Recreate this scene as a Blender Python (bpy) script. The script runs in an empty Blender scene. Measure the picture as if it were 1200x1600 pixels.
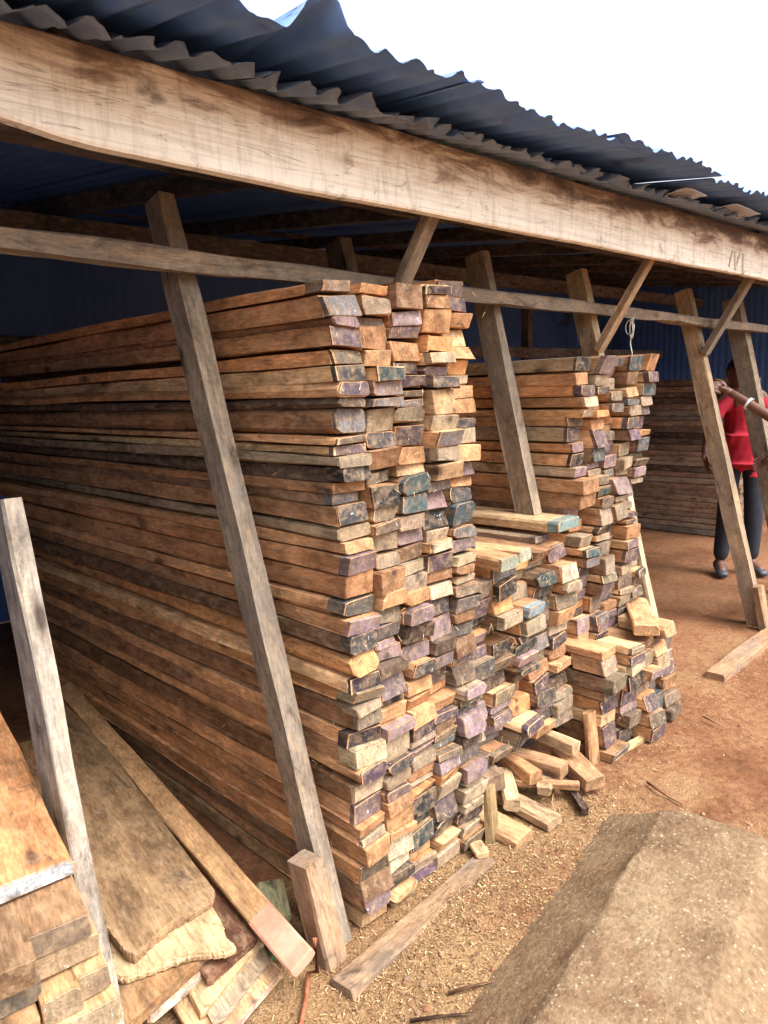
import bpy, bmesh, math, random
from mathutils import Vector, Matrix, noise
R = math.radians
sc = bpy.context.scene
col = sc.collection

# ------------------------------------------------------------------ camera
H = 1.5
def cam_basis():
    yaw, pitch, roll = R(45.2), R(9.7), math.atan(0.033)
    fw = Vector((math.sin(yaw)*math.cos(pitch), math.cos(yaw)*math.cos(pitch), -math.sin(pitch)))
    r = fw.cross(Vector((0, 0, 1))).normalized(); u = r.cross(fw)
    c, s = math.cos(roll), math.sin(roll)
    return c*r - s*u, s*r + c*u, fw
cr, cu, cf = cam_basis()
cam = bpy.data.cameras.new('camera'); co = bpy.data.objects.new('camera', cam); col.objects.link(co)
cam.sensor_fit = 'VERTICAL'; cam.sensor_height = 36.0; cam.lens = 1127/1600*36
cam.clip_start = 0.02; cam.clip_end = 1000
m3 = Matrix((cr, cu, -cf)).transposed()
co.matrix_world = Matrix.Translation((0, 0, H)) @ m3.to_4x4()
sc.camera = co

# ------------------------------------------------------------------ light
SUN_AZ, SUN_EL = R(168), R(54)          # azimuth clockwise from +Y
w = bpy.data.worlds.new('World'); sc.world = w; w.use_nodes = True
nt = w.node_tree; bg = nt.nodes['Background']
sky = nt.nodes.new('ShaderNodeTexSky'); sky.sky_type = 'NISHITA'; sky.sun_disc = False
sky.sun_elevation = SUN_EL; sky.sun_rotation = SUN_AZ; sky.air_density = 1.0; sky.dust_density = 5.0; sky.ozone_density = 1.0
hs = nt.nodes.new('ShaderNodeHueSaturation'); hs.inputs['Saturation'].default_value = 0.25
nt.links.new(sky.outputs[0], hs.inputs['Color']); nt.links.new(hs.outputs[0], bg.inputs[0])
bg.inputs[1].default_value = 0.15
sl = bpy.data.lights.new('sun', 'SUN'); sl.energy = 1.3; sl.angle = R(38); sl.color = (1.0, 0.96, 0.91)
so = bpy.data.objects.new('sun', sl); col.objects.link(so)
sd = Vector((math.sin(SUN_AZ)*math.cos(SUN_EL), math.cos(SUN_AZ)*math.cos(SUN_EL), math.sin(SUN_EL)))
so.rotation_euler = sd.to_track_quat('Z', 'Y').to_euler()
so.location = (0, -3, 6)
sc.view_settings.view_transform = 'Standard'; sc.view_settings.look = 'None'; sc.view_settings.gamma = 1
sc.view_settings.exposure = 1.6
sc.cycles.max_bounces = 8; sc.cycles.diffuse_bounces = 5

rng = random.Random(7)

# ------------------------------------------------------------------ helpers
def onz(px, py, z):                      # survey helper: photo pixel -> point on a level plane
    d = cr*((px-600)/1127) - cu*((py-800)/1127) + cf
    t = (z-H)/d.z
    return Vector((t*d.x, t*d.y, z))
def s2l(r, g, b):
    f = lambda c: (c/255/12.92 if c/255 <= 0.04045 else ((c/255+0.055)/1.055)**2.4)
    return (f(r), f(g), f(b))
def tag(o, label=None, cat=None, group=None, kind=None):
    if label: o['label'] = label
    if cat: o['category'] = cat
    if group: o['group'] = group
    if kind: o['kind'] = kind
    return o
def empty(name, loc=(0, 0, 0)):
    o = bpy.data.objects.new(name, None); col.objects.link(o); o.location = loc; o.empty_display_size = 0.1
    return o

class MB:
    """collects faces; keeps a per-face tint and a per-vertex grain coordinate"""
    def __init__(s): s.v = []; s.f = []; s.g = []; s.t = []; s.mi = []; s.sm = []
    def add(s, vs, fs, gs=None, tint=(1, 1, 1), mi=0, smooth=False):
        b = len(s.v); s.v += [tuple(v) for v in vs]
        s.g += [tuple(g) for g in (gs if gs else vs)]
        for f in fs: s.f.append(tuple(i+b for i in f)); s.t.append(tint); s.mi.append(mi); s.sm.append(smooth)
    def build(s, name, mats, parent=None, loc=None):
        me = bpy.data.meshes.new(name)
        me.from_pydata(s.v, [], s.f)
        for m in (mats if isinstance(mats, (list, tuple)) else [mats]): me.materials.append(m)
        me.polygons.foreach_set('material_index', s.mi); me.polygons.foreach_set('use_smooth', s.sm)
        a = me.attributes.new('gc', 'FLOAT_VECTOR', 'POINT'); a.data.foreach_set('vector', [c for g in s.g for c in g])
        a = me.attributes.new('tint', 'FLOAT_COLOR', 'CORNER')
        buf = []
        for f, t in zip(s.f, s.t): buf += [t[0], t[1], t[2], 1.0]*len(f)
        a.data.foreach_set('color', buf)
        me.update()
        o = bpy.data.objects.new(name, me); col.objects.link(o)
        if parent: o.parent = parent
        if loc: o.location = loc
        return o

def bar(mb, L, w, t, M, tint, seed=None, y0=0.0, seg=6, wob=0.0015, ch=0.004, gofs=None, skew=0.0, bow=0.0, caps=(True, True), taper=0.0, vskew=0.0, fray=0.0, edge=None):
    """sawn timber from y0 to L along local +Y, centred in x, z 0..t, in matrix M. Same seed -> same section."""
    r = random.Random(seed if seed is not None else rng.random())
    c = [ch*r.uniform(.5, 1.8) for _ in range(4)]
    jx = [r.uniform(-.004, .004) for _ in range(4)]
    G = gofs or Vector((r.uniform(0, 50), r.uniform(0, 50), r.uniform(0, 50)))
    base = [(-w/2+c[0], 0), (w/2-c[1], 0), (w/2, c[1]), (w/2, t-c[2]), (w/2-c[2], t), (-w/2+c[3], t), (-w/2, t-c[3]), (-w/2, c[0])]
    base = [(x+jx[(i//2) % 4]*.6, z+jx[(i//2+1) % 4]*.5) for i, (x, z) in enumerate(base)]
    ys = [y0+(L-y0)*i/seg for i in range(seg+1)]
    if y0 == 0.0: ys.insert(1, min(.0025, (L-y0)*.3))
    ph = r.uniform(0, 6.28)
    vs = []; gs = []
    for k, y in enumerate(ys):
        s = 1.0
        if y == 0.0: s = 1-.0025/max(min(w, t), .01)*.8
        elif y == L and caps[1]: s = .97
        f = 1-taper*y/max(L, .01)
        for i, (x, z) in enumerate(base):
            n = noise.noise(Vector((y*3.1+ph*7, i*1.7, ph)))*wob*3
            n2 = noise.noise(Vector((y*2.3+ph*3, i*2.9, ph+9)))*wob*3
            xx = x*s*f + n; zz = (z-t/2)*s*f + t/2 + n2 + bow*math.sin(y*1.3+ph)
            yy = y + (skew*x + vskew*(z-t/2) if y < .3 else 0)
            if fray and y < .01: yy += r.uniform(-fray, fray)
            p = M @ Vector((xx, yy, zz)); vs.append(p); gs.append((x+G.x, y+G.y, z+G.z))
    n = len(ys); fs = []
    for k in range(n-1):
        for i in range(8):
            a = k*8+i; b = k*8+(i+1) % 8
            fs.append((a, b, b+8, a+8))
    if caps[0]: fs.append(tuple(range(7, -1, -1)))
    if caps[1]: fs.append(tuple((n-1)*8+i for i in range(8)))
    mb.add(vs, fs, gs, tint)
    if edge:
        q = len(mb.t)-len(fs)
        for i in range(8): mb.t[q+i] = edge
    if caps[0] and y0 == 0.0 and not edge:            # bare end grain is darker wood
        mb.t[len(mb.t)-1-(1 if caps[1] else 0)] = tuple(a*.8 for a in tint)
    return G

def frame(p, q, up=(0, 0, 1)):
    """matrix with +Y from p to q, z near up"""
    y = (Vector(q)-Vector(p)).normalized(); x = y.cross(Vector(up)).normalized(); z = x.cross(y)
    M = Matrix((x, y, z)).transposed().to_4x4(); M.translation = Vector(p)
    return M

# ------------------------------------------------------------------ materials
def newmat(name):
    m = bpy.data.materials.new(name); m.use_nodes = True
    nt = m.node_tree; p = nt.nodes['Principled BSDF']
    return m, nt, p
def N(nt, typ, **kw):
    n = nt.nodes.new(typ)
    for k, v in kw.items():
        if k.startswith('i_'): n.inputs[k[2:].replace('_', ' ')].default_value = v
        else: setattr(n, k, v)
    return n
def ramp(nt, stops, src):
    n = nt.nodes.new('ShaderNodeValToRGB'); e = n.color_ramp.elements
    while len(e) < len(stops): e.new(.5)
    for k, (p, c) in enumerate(stops): e[k].position = p; e[k].color = (*c, 1) if len(c) == 3 else c
    nt.links.new(src, n.inputs[0]); return n
def mul(nt, a, b, fac=1.0, mode='MULTIPLY'):
    n = nt.nodes.new('ShaderNodeMix'); n.data_type = 'RGBA'; n.blend_type = mode
    if isinstance(fac, (int, float)): n.inputs[0].default_value = fac
    else: nt.links.new(fac, n.inputs[0])
    for s, k in ((a, 6), (b, 7)):
        if isinstance(s, tuple): n.inputs[k].default_value = (*s, 1)
        else: nt.links.new(s, n.inputs[k])
    return n.outputs[2]
def noisen(nt, vec, scale, detail=4, rough=.55, dist=0.0):
    n = N(nt, 'ShaderNodeTexNoise'); n.inputs['Scale'].default_value = scale; n.inputs['Detail'].default_value = detail
    n.inputs['Roughness'].default_value = rough; n.inputs['Distortion'].default_value = dist
    nt.links.new(vec, n.inputs['Vector']); return n.outputs[0]
def mapping(nt, vec, sc_):
    n = N(nt, 'ShaderNodeMapping'); n.inputs['Scale'].default_value = sc_; nt.links.new(vec, n.inputs[0]); return n.outputs[0]
def bump(nt, h, strength, dist, p, prev=None):
    n = N(nt, 'ShaderNodeBump'); n.inputs['Strength'].default_value = strength; n.inputs['Distance'].default_value = dist
    nt.links.new(h, n.inputs['Height'])
    if prev is not None: nt.links.new(prev, n.inputs['Normal'])
    nt.links.new(n.outputs[0], p.inputs['Normal']); return n.outputs[0]

def wood_mat(name, stain=.6, grain=.45, saw=.2, paint=False, weather=0.0):
    m, nt, p = newmat(name)
    at = N(nt, 'ShaderNodeAttribute'); at.attribute_name = 'gc'; g = at.outputs['Vector']
    ti = N(nt, 'ShaderNodeAttribute'); ti.attribute_name = 'tint'
    gr = noisen(nt, mapping(nt, g, (95, 2.6, 95)), 1.0, 8, .68, .5)
    gr2 = noisen(nt, mapping(nt, g, (160, 30, 160)), 1.0, 4, .7)
    st = noisen(nt, mapping(nt, g, (9, 2.6, 9)), 1.0, 5, .62, .8)
    st2 = noisen(nt, mapping(nt, g, (22, 9, 22)), 1.0, 4, .65, .4)
    sawn = noisen(nt, mapping(nt, g, (5, 75, 5)), 1.0, 3, .6, 1.2)
    c = mul(nt, ti.outputs['Color'], ramp(nt, [(.30, (.42, .40, .38)), (.46, (.95, .94, .92)), (.62, (1.2, 1.2, 1.2)), (.78, (.68, .66, .62))], gr).outputs[0], grain)
    c = mul(nt, c, ramp(nt, [(.35, (.5, .5, .5)), (.65, (1.35, 1.35, 1.35))], gr2).outputs[0], .65)
    c = mul(nt, c, ramp(nt, [(.33, (.34, .33, .33)), (.47, (.8, .76, .72)), (.6, (1.12, 1.12, 1.1))], st).outputs[0], stain)
    c = mul(nt, c, ramp(nt, [(.40, (.45, .42, .4)), (.52, (1, 1, 1)), (.68, (1.3, 1.28, 1.22))], st2).outputs[0], stain*.8)
    c = mul(nt, c, ramp(nt, [(.38, (.72, .7, .68)), (.6, (1.12, 1.12, 1.12))], sawn).outputs[0], saw)
    if weather:
        wz = noisen(nt, mapping(nt, g, (5, 1.5, 5)), 1.3, 5, .6)
        c = mul(nt, c, s2l(120, 112, 104), ramp(nt, [(.42, (0, 0, 0)), (.62, (weather,)*3)], wz).outputs[0], 'MIX')
    if paint:      # brushed end paint: worn patches show the wood, pale smears and drips
        pn = noisen(nt, mapping(nt, g, (26, 26, 38)), 1.0, 5, .62, .4)
        c = mul(nt, c, s2l(128, 104, 80), ramp(nt, [(.46, (0, 0, 0)), (.72, (.75, .75, .75))], pn).outputs[0], 'MIX')
        ps = noisen(nt, mapping(nt, g, (120, 120, 24)), 1.0, 3, .6, .3)
        c = mul(nt, c, ramp(nt, [(.35, (.68, .68, .68)), (.6, (1.15, 1.15, 1.15))], ps).outputs[0], .6)
        ws = noisen(nt, mapping(nt, g, (60, 60, 34)), 1.0, 2, .5, 1.8)
        c = mul(nt, c, s2l(196, 200, 206), ramp(nt, [(.69, (0, 0, 0)), (.73, (.75, .75, .75))], ws).outputs[0], 'MIX')
    vk = N(nt, 'ShaderNodeTexVoronoi'); vk.inputs['Scale'].default_value = 1.0; nt.links.new(mapping(nt, g, (9, 3.2, 9)), vk.inputs['Vector'])
    c = mul(nt, c, s2l(58, 44, 38), ramp(nt, [(.07, (.85, .85, .85)), (.13, (.3, .3, .3)), (.2, (0, 0, 0))], vk.outputs['Distance']).outputs[0], 'MIX')
    # dark grime and tan dust in patches of their own
    dk = noisen(nt, mapping(nt, g, (14, 5, 20)), 1.0, 6, .7, 1.0)
    c = mul(nt, c, s2l(62, 52, 48), ramp(nt, [(.56, (0, 0, 0)), (.70, (.8, .8, .8))], dk).outputs[0], 'MIX')
    du = noisen(nt, mapping(nt, g, (30, 12, 30)), 1.3, 5, .7)
    c = mul(nt, c, s2l(176, 146, 110), ramp(nt, [(.5, (0, 0, 0)), (.72, (.55, .55, .55))], du).outputs[0], 'MIX')
    h2 = N(nt, 'ShaderNodeHueSaturation'); h2.inputs['Saturation'].default_value = .90; h2.inputs['Value'].default_value = 1.0
    nt.links.new(c, h2.inputs['Color']); c = h2.outputs[0]
    nt.links.new(c, p.inputs['Base Color']); p.inputs['Roughness'].default_value = .8 if paint else .93
    p.inputs['Specular IOR Level'].default_value = .3 if paint else .1
    b = bump(nt, gr, .5, .003, p); b = bump(nt, sawn, .35, .002, p, b); bump(nt, st2, .5, .006, p, b)
    return m
WOOD = wood_mat('sawn_wood')
POSTW = wood_mat('weathered_wood', stain=.5, grain=.5, saw=.3, weather=.6)
PAINT = wood_mat('end_paint', stain=.5, grain=.35, saw=.25, paint=True)

def fascia_mat():
    m, nt, p = newmat('fascia_paint')
    at = N(nt, 'ShaderNodeAttribute'); at.attribute_name = 'gc'; g = at.outputs['Vector']
    sx = N(nt, 'ShaderNodeSeparateXYZ'); nt.links.new(g, sx.inputs[0])
    wn = noisen(nt, mapping(nt, g, (1, 2.2, 9)), 1.6, 6, .65, .5)
    a = N(nt, 'ShaderNodeMath', operation='MULTIPLY'); a.inputs[1].default_value = 3.3; nt.links.new(sx.outputs['Z'], a.inputs[0])
    b = N(nt, 'ShaderNodeMath', operation='ADD'); nt.links.new(a.outputs[0], b.inputs[0]); nt.links.new(wn, b.inputs[1])
    b2 = N(nt, 'ShaderNodeMath', operation='MULTIPLY'); b2.inputs[1].default_value = .8; nt.links.new(b.outputs[0], b2.inputs[0]); b = b2
    base = ramp(nt, [(.62, s2l(244, 238, 226)), (.75, s2l(222, 208, 190)), (.84, s2l(154, 132, 116)), (.94, s2l(88, 72, 64))], b.outputs[0]).outputs[0]
    strk = noisen(nt, mapping(nt, g, (4, 30, 5)), 1.0, 7, .7, 1.2)
    c = mul(nt, base, ramp(nt, [(.33, (.55, .5, .45)), (.5, (1, 1, 1)), (.7, (1.1, 1.1, 1.08))], strk).outputs[0], .5)
    blot = noisen(nt, mapping(nt, g, (5, 5, 9)), 1.0, 7, .72, .6)
    c = mul(nt, c, s2l(84, 70, 62), ramp(nt, [(.58, (0, 0, 0)), (.70, (.7, .7, .7))], blot).outputs[0], 'MIX')
    gr = noisen(nt, mapping(nt, g, (90, 3, 120)), 1.0, 5, .6)
    c = mul(nt, c, ramp(nt, [(.35, (.72, .7, .68)), (.55, (1.05, 1.05, 1.05))], gr).outputs[0], .55)
    ck = noisen(nt, mapping(nt, g, (2, 1.6, 26)), 1.0, 3, .5, 1.0)
    c = mul(nt, c, s2l(96, 78, 62), ramp(nt, [(.492, (0, 0, 0)), (.5, (.55, .55, .55)), (.508, (0, 0, 0))], ck).outputs[0], 'MIX')
    nt.links.new(c, p.inputs['Base Color']); p.inputs['Roughness'].default_value = .75
    bb = bump(nt, gr, .5, .004, p); bump(nt, blot, .4, .008, p, bb)
    return m
FASCIA = fascia_mat()

def plain(name, c1, c2, scale=8, rough=.8, bumpd=.004, detail=6, metal=0.0, coord='Object', spots=None):
    m, nt, p = newmat(name)
    tc = N(nt, 'ShaderNodeTexCoord'); v = tc.outputs[coord]
    n = noisen(nt, v, scale, detail, .65, .3)
    c = ramp(nt, [(.35, c1), (.65, c2)], n).outputs[0]
    if spots:
        n2 = noisen(nt, v, scale*spots[1], 5, .7, .5)
        c = mul(nt, c, spots[0], ramp(nt, [(spots[2], (0, 0, 0)), (spots[2]+.09, (.85, .85, .85))], n2).outputs[0], 'MIX')
    nt.links.new(c, p.inputs['Base Color']); p.inputs['Roughness'].default_value = rough; p.inputs['Metallic'].default_value = metal
    bump(nt, n, .5, bumpd, p)
    return m
IRON = plain('corrugated_iron', s2l(72, 108, 166), s2l(92, 126, 180), 5, .55, .002, spots=(s2l(62, 58, 66), .6, .6))  # blue lifted above the iron's own tone to paint in haze under the roof
IRON_OLD = plain('old_corrugated_iron', s2l(92, 112, 142), s2l(128, 138, 154), 7, .65, .003, spots=(s2l(84, 76, 72), .9, .6))  # grey-blue raised too, with the under-roof haze put into the colour
WALLIRON = plain('wall_iron', s2l(64, 98, 160), s2l(80, 114, 172), 2, .7, .003, spots=(s2l(50, 50, 60), .8, .6))  # bluish veil of the dark interior painted into the wall colour

def ground_mat():
    m, nt, p = newmat('red_earth')
    tc = N(nt, 'ShaderNodeTexCoord'); v = tc.outputs['Object']
    n1 = noisen(nt, v, 1.7, 8, .65, .3); n2 = noisen(nt, v, 30, 6, .7); n3 = noisen(nt, v, 140, 4, .7)
    soil = ramp(nt, [(.3, s2l(104, 68, 46)), (.5, s2l(140, 98, 70)), (.7, s2l(156, 114, 84))], n1).outputs[0]
    soil = mul(nt, soil, ramp(nt, [(.35, (.62, .6, .58)), (.6, (1.12, 1.12, 1.12))], n2).outputs[0], .7)
    # sawdust trodden into the earth along the front of the stacks
    sx = N(nt, 'ShaderNodeSeparateXYZ'); nt.links.new(v, sx.inputs[0])
    mr = N(nt, 'ShaderNodeMapRange'); mr.inputs[1].default_value = 1.75; mr.inputs[2].default_value = 3.1; mr.inputs[3].default_value = .22; mr.inputs[4].default_value = -.02
    nt.links.new(sx.outputs['X'], mr.inputs[0])
    ad = N(nt, 'ShaderNodeMath', operation='ADD'); nt.links.new(mr.outputs[0], ad.inputs[0]); nt.links.new(n1, ad.inputs[1])
    my = N(nt, 'ShaderNodeMapRange'); my.inputs[1].default_value = 1.5; my.inputs[2].default_value = 1.9; my.inputs[3].default_value = 0; my.inputs[4].default_value = -.5
    nt.links.new(sx.outputs['Y'], my.inputs[0])
    ad2 = N(nt, 'ShaderNodeMath', operation='ADD'); nt.links.new(ad.outputs[0], ad2.inputs[0]); nt.links.new(my.outputs[0], ad2.inputs[1])
    nn = N(nt, 'ShaderNodeMath', operation='MULTIPLY_ADD'); nn.inputs[1].default_value = .5; nt.links.new(n2, nn.inputs[0]); nt.links.new(ad2.outputs[0], nn.inputs[2])
    dust = ramp(nt, [(.3, s2l(128, 100, 70)), (.7, s2l(172, 144, 106))], n3).outputs[0]
    c = mul(nt, soil, dust, ramp(nt, [(.76, (0, 0, 0)), (1.0, (.8, .8, .8))], nn.outputs[0]).outputs[0], 'MIX')
    c = mul(nt, c, ramp(nt, [(.3, (.55, .52, .5)), (.5, (1, 1, 1)), (.72, (1.3, 1.28, 1.2))], n3).outputs[0], .7)
    nt.links.new(c, p.inputs['Base Color']); p.inputs['Roughness'].default_value = .95; p.inputs['Specular IOR Level'].default_value = .15
    b = bump(nt, n2, .8, .02, p); bump(nt, n3, .8, .006, p, b)
    return m
GROUND = ground_mat()
def concrete_mat():
    m, nt, p = newmat('rough_concrete')
    tc = N(nt, 'ShaderNodeTexCoord'); v = tc.outputs['Object']
    n1 = noisen(nt, v, 5, 8, .7, .4); n2 = noisen(nt, v, 60, 5, .7)
    c = ramp(nt, [(.32, s2l(112, 88, 66)), (.5, s2l(136, 112, 86)), (.68, s2l(152, 130, 102))], n1).outputs[0]
    vo = N(nt, 'ShaderNodeTexVoronoi'); vo.inputs['Scale'].default_value = 64; vo.inputs['Randomness'].default_value = 1.0; nt.links.new(v, vo.inputs['Vector'])
    n5 = noisen(nt, v, 17, 4, .7)
    pk = N(nt, 'ShaderNodeMath', operation='MULTIPLY'); nt.links.new(ramp(nt, [(.14, (.8, .8, .8)), (.30, (0, 0, 0))], vo.outputs['Distance']).outputs[0], pk.inputs[0])
    nt.links.new(ramp(nt, [(.44, (0, 0, 0)), (.54, (1, 1, 1))], n5).outputs[0], pk.inputs[1])
    c = mul(nt, c, s2l(184, 168, 142), pk.outputs[0], 'MIX')
    n6 = noisen(nt, v, 2.6, 7, .75, .8)
    c = mul(nt, c, s2l(122, 84, 56), ramp(nt, [(.50, (0, 0, 0)), (.66, (.7, .7, .7))], n6).outputs[0], 'MIX')
    c = mul(nt, c, ramp(nt, [(.35, (.6, .57, .52)), (.55, (1, 1, 1)), (.7, (1.25, 1.25, 1.2))], n2).outputs[0], .8)
    nt.links.new(c, p.inputs['Base Color']); p.inputs['Roughness'].default_value = .92; p.inputs['Specular IOR Level'].default_value = .2
    b = bump(nt, n2, .9, .012, p); bump(nt, vo.outputs['Distance'], -.4, .005, p, b)
    return m
CONC = concrete_mat()

# ------------------------------------------------------------------ ground
def axis(lo, dlo, dhi, hi, step):
    a = [dlo+step*i for i in range(int((dhi-dlo)/step)+1)]
    s = step; x = a[-1]
    while x < hi: s *= 1.35; x += s; a.append(x)
    s = step; x = a[0]; pre = []
    while x > lo: s *= 1.35; x -= s; pre.append(x)
    return pre[::-1]+a
def gh(x, y):
    n = noise.fractal(Vector((x*2.2, y*2.2, 3)), 1.0, 2.0, 4)*.010 + noise.fractal(Vector((x*9, y*9, 8)), 1.0, 2.0, 3)*.005
    f = min(1, max(0, (1.42-y)/.12))             # keeps level under the stacks
    if x > 3.5: f = 1
    mound = .022*math.exp(-((y-1.15)/.13)**2)*max(0, min(1, (x-1.1)/.3))*max(0, min(1, (2.2-x)/.5))
    return -.004 + (n-.004)*f*(1 if abs(x) < 12 else .3) + mound
mb = MB()
xs = axis(-200, -.6, 6.2, 220, .035); ys = axis(-200, -.3, 3.0, 220, .035)
vs = [(x, y, gh(x, y) if abs(x) < 30 and abs(y) < 30 else 0) for y in ys for x in xs]
nx = len(xs)
mb.add(vs, [(j*nx+i, j*nx+i+1, (j+1)*nx+i+1, (j+1)*nx+i) for j in range(len(ys)-1) for i in range(nx-1)], smooth=True)
tag(mb.build('ground', GROUND), kind='structure')

# ------------------------------------------------------------------ shed
shed = empty('timber_shed', (3, 1.4, 0))
tag(shed, 'open fronted timber shed with corrugated iron roof and pale fascia board over the planks', 'shed')
def sz(x): return .028*(x-1.2)                   # the whole eave climbs a little to the right
def P(mb_, name, mat, label=None):
    o = mb_.build(name, mat, shed, None); o.matrix_parent_inverse = Matrix.Translation((-3, -1.4, 0))
    if label: o['label'] = label
    return o
WCOL = dict(grey=s2l(146, 130, 112), tan=s2l(180, 152, 118), dark=s2l(92, 82, 78), pale=s2l(205, 178, 138))
# leaning posts, foot on the front line and head back under the wall plate
def post(x, wx, wy, c, xt=0.0, z0=0.0, z1=2.03, label=None, off=0.0):
    m_ = MB(); p = Vector((x, 1.34+off+.25*z0+wy/2, z0-.02)); q = Vector((x+xt, 1.34+off+.25*z1+wy/2, z1))
    M = frame(p, q, (0, -1, 0)); L = (q-p).length
    bar(m_, L, wx, wy, M @ Matrix.Translation((0, 0, -wy/2)), WCOL[c], seg=26, wob=.0022, ch=.004)
    return P(m_, 'post', POSTW, label)
post(1.150, .055, .088, 'grey', -.075, label='post leaning against the side of the tall near stack')
post(1.86, .055, .095, 'dark', 0, off=.14)
post(2.485, .055, .09, 'grey', .01, z0=.985)
post(3.27, .06, .09, 'pale', .02)
post(4.62, .08, .088, 'tan', -.05)
post(5.40, .10, .11, 'grey', .02)
post(7.2, .07, .1, 'grey'); post(8.6, .07, .1, 'grey')
def bar_part(name, p, q, w_, t_, c, up=(0, 0, 1), mat=POSTW, label=None, seg=16, wob=.002):
    m_ = MB(); bar(m_, (Vector(q)-Vector(p)).length, w_, t_, frame(p, q, up), WCOL[c] if isinstance(c, str) else c, seg=seg, wob=wob)
    return P(m_, name, mat, label)
bar_part('rail', (-.48, 1.735, 1.822), (5.62, 1.735, 1.80), .045, .048, 'grey', seg=60, wob=.004)
bar_part('wall_plate', (-.48, 1.93, 2.115), (9.2, 1.93, 2.045+.2), .10, .085, 'dark', seg=40)
bar_part('wall_plate', (-.48, 3.6, 2.22), (9.2, 3.6, 2.35), .08, .1, 'dark')
for x in (1.74, 3.24, 4.56, 6.2):
    bar_part('brace', (x, 1.725, 1.635), (x, 1.470, 1.985+sz(x)), .05 if x < 4 else .08, .035, 'grey' if x != 3.24 else 'tan', (0, 1, 1))
for k in range(11):
    x = -.3+k*.95
    bar_part('rafter', (x, 1.44, 2.115+sz(x)), (x, 5.2, 2.56+sz(x)), .05, .075, 'dark')
for y in (2.6, 4.4):
    bar_part('purlin', (-.48, y, 2.215+.09+(y-1.44)*.118-.13), (9.3, y, 2.215+(y-1.44)*.118-.13+.34), .05, .05, 'dark')
# inner posts and tie beams seen in the gloom
for x in (-.3, 1.0, 2.4, 3.9, 6.2):
    bar_part('inner_post', (x, 4.05, 0), (x, 4.05, 2.35), .08, .09, 'dark', (0, 1, 0))
bar_part('tie_beam', (-.48, 3.98, 1.73), (9, 3.98, 1.76), .05, .09, 'dark')
# fascia board
mb = MB()
FX0, FX1, FY = -1.6, 6.6, 1.405
n = 130; vs = []; gs = []
for i in range(n+1):
    x = FX0+(FX1-FX0)*i/n
    zb = 1.978+sz(x)*.6+.006*noise.noise(Vector((x*1.3, 0, 0)))+.003*noise.noise(Vector((x*9, 3, 0)))
    if x < .66: zb += .02*min(1, (.66-x)/.2)
    zt = 2.165+sz(x)*1.1+.006*noise.noise(Vector((x*3, 5, 0)))
    yw = FY+.008*noise.noise(Vector((x*.9, 0, 7)))
    prof = [(yw, zb+.005), (yw-.001, (zb+zt)/2), (yw, zt-.004), (yw+.004, zt), (yw+.031, zt), (yw+.036, zt-.004), (yw+.036, zb+.004), (yw+.031, zb), (yw+.004, zb)]
    for (y, z) in prof: vs.append((x, y, z)); gs.append((y, x, z-1.97-sz(x)*.6))
k = len(prof)
fs = [(i*k+j, i*k+(j+1) % k, (i+1)*k+(j+1) % k, (i+1)*k+j) for i in range(n) for j in range(k)]
fs = [f[::-1] for f in fs]
fs += [tuple(range(k)), tuple(n*k+j for j in reversed(range(k)))]
mb.add(vs, fs, gs)
P(mb, 'fascia_board', FASCIA, 'long pale fascia board with brown stains along its top')
# chalk scribble on the fascia, far right
mb = MB()
for (x0, z0, x1, z1) in ((3.93, 2.02, 3.97, 2.10), (4.0, 2.10, 4.02, 2.01), (4.02, 2.01, 4.07, 2.09), (4.12, 2.10, 4.13, 2.0), (4.13, 2.0, 4.18, 2.02)):
    d = Vector((x1-x0, 0, z1-z0)).normalized(); s_ = Vector((d.z, 0, -d.x))*.004
    a, b = Vector((x0, FY-.009, z0+.03)), Vector((x1, FY-.009, z1+.03))
    mb.add([a-s_, b-s_, b+s_, a+s_, a-s_+Vector((0, .006, 0)), b-s_+Vector((0, .006, 0)), b+s_+Vector((0, .006, 0)), a+s_+Vector((0, .006, 0))],
           [(0, 1, 2, 3), (4, 7, 6, 5), (0, 4, 5, 1), (1, 5, 6, 2), (2, 6, 7, 3), (3, 7, 4, 0)])
CHALK = plain('chalk', s2l(214, 208, 196), s2l(232, 228, 220), 40)
P(mb, 'chalk_mark', CHALK)
# corrugated sheets
def sheet(name, x0, x1, y0, y1, zf, mat, amp=.0065, seed=0, lift=None, rag=.012, pitch=.076):
    r = random.Random(seed); m_ = MB(); nx_ = int((x1-x0)/pitch*8)
    yv = [0, .02, .06, .14, .3, .6, 1.0] if y1-y0 > 1.5 else [0, .06, .15, .3, .5, .75, 1.0]
    vs = []; sk = r.uniform(-.02, .02); yo = r.uniform(-.025, .02)
    for fy in yv:
        for i in range(nx_+1):
            x = x0+(x1-x0)*i/nx_
            y = y0+(y1-y0)*fy
            z = zf(x, y) + amp*math.sin(2*math.pi*x/pitch)
            if fy < .1:
                y += yo+sk*(i/nx_-.5) + rag*noise.noise(Vector((x*14, seed, 0)))+ rag*.8*noise.noise(Vector((x*45, seed, 2)))
                z += .006*noise.noise(Vector((x*6, 3.3, 1)))+.005*noise.noise(Vector((x*30, seed, 7)))
            if lift: z += lift(x, y)
            vs.append((x, y, z))
    w_ = nx_+1; k_ = len(vs)
    vs += [(a, b, c+.0012) for a, b, c in vs]
    fs = []
    for j in range(len(yv)-1):
        for i in range(nx_):
            q = (j*w_+i, j*w_+i+1, (j+1)*w_+i+1, (j+1)*w_+i)
            fs.append(q[::-1]); fs.append(tuple(t+k_ for t in q))
    for i in range(nx_): fs.append((i, i+1, i+1+k_, i+k_))
    m_.add(vs, fs, smooth=True)
    return P(m_, name, mat)
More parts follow.
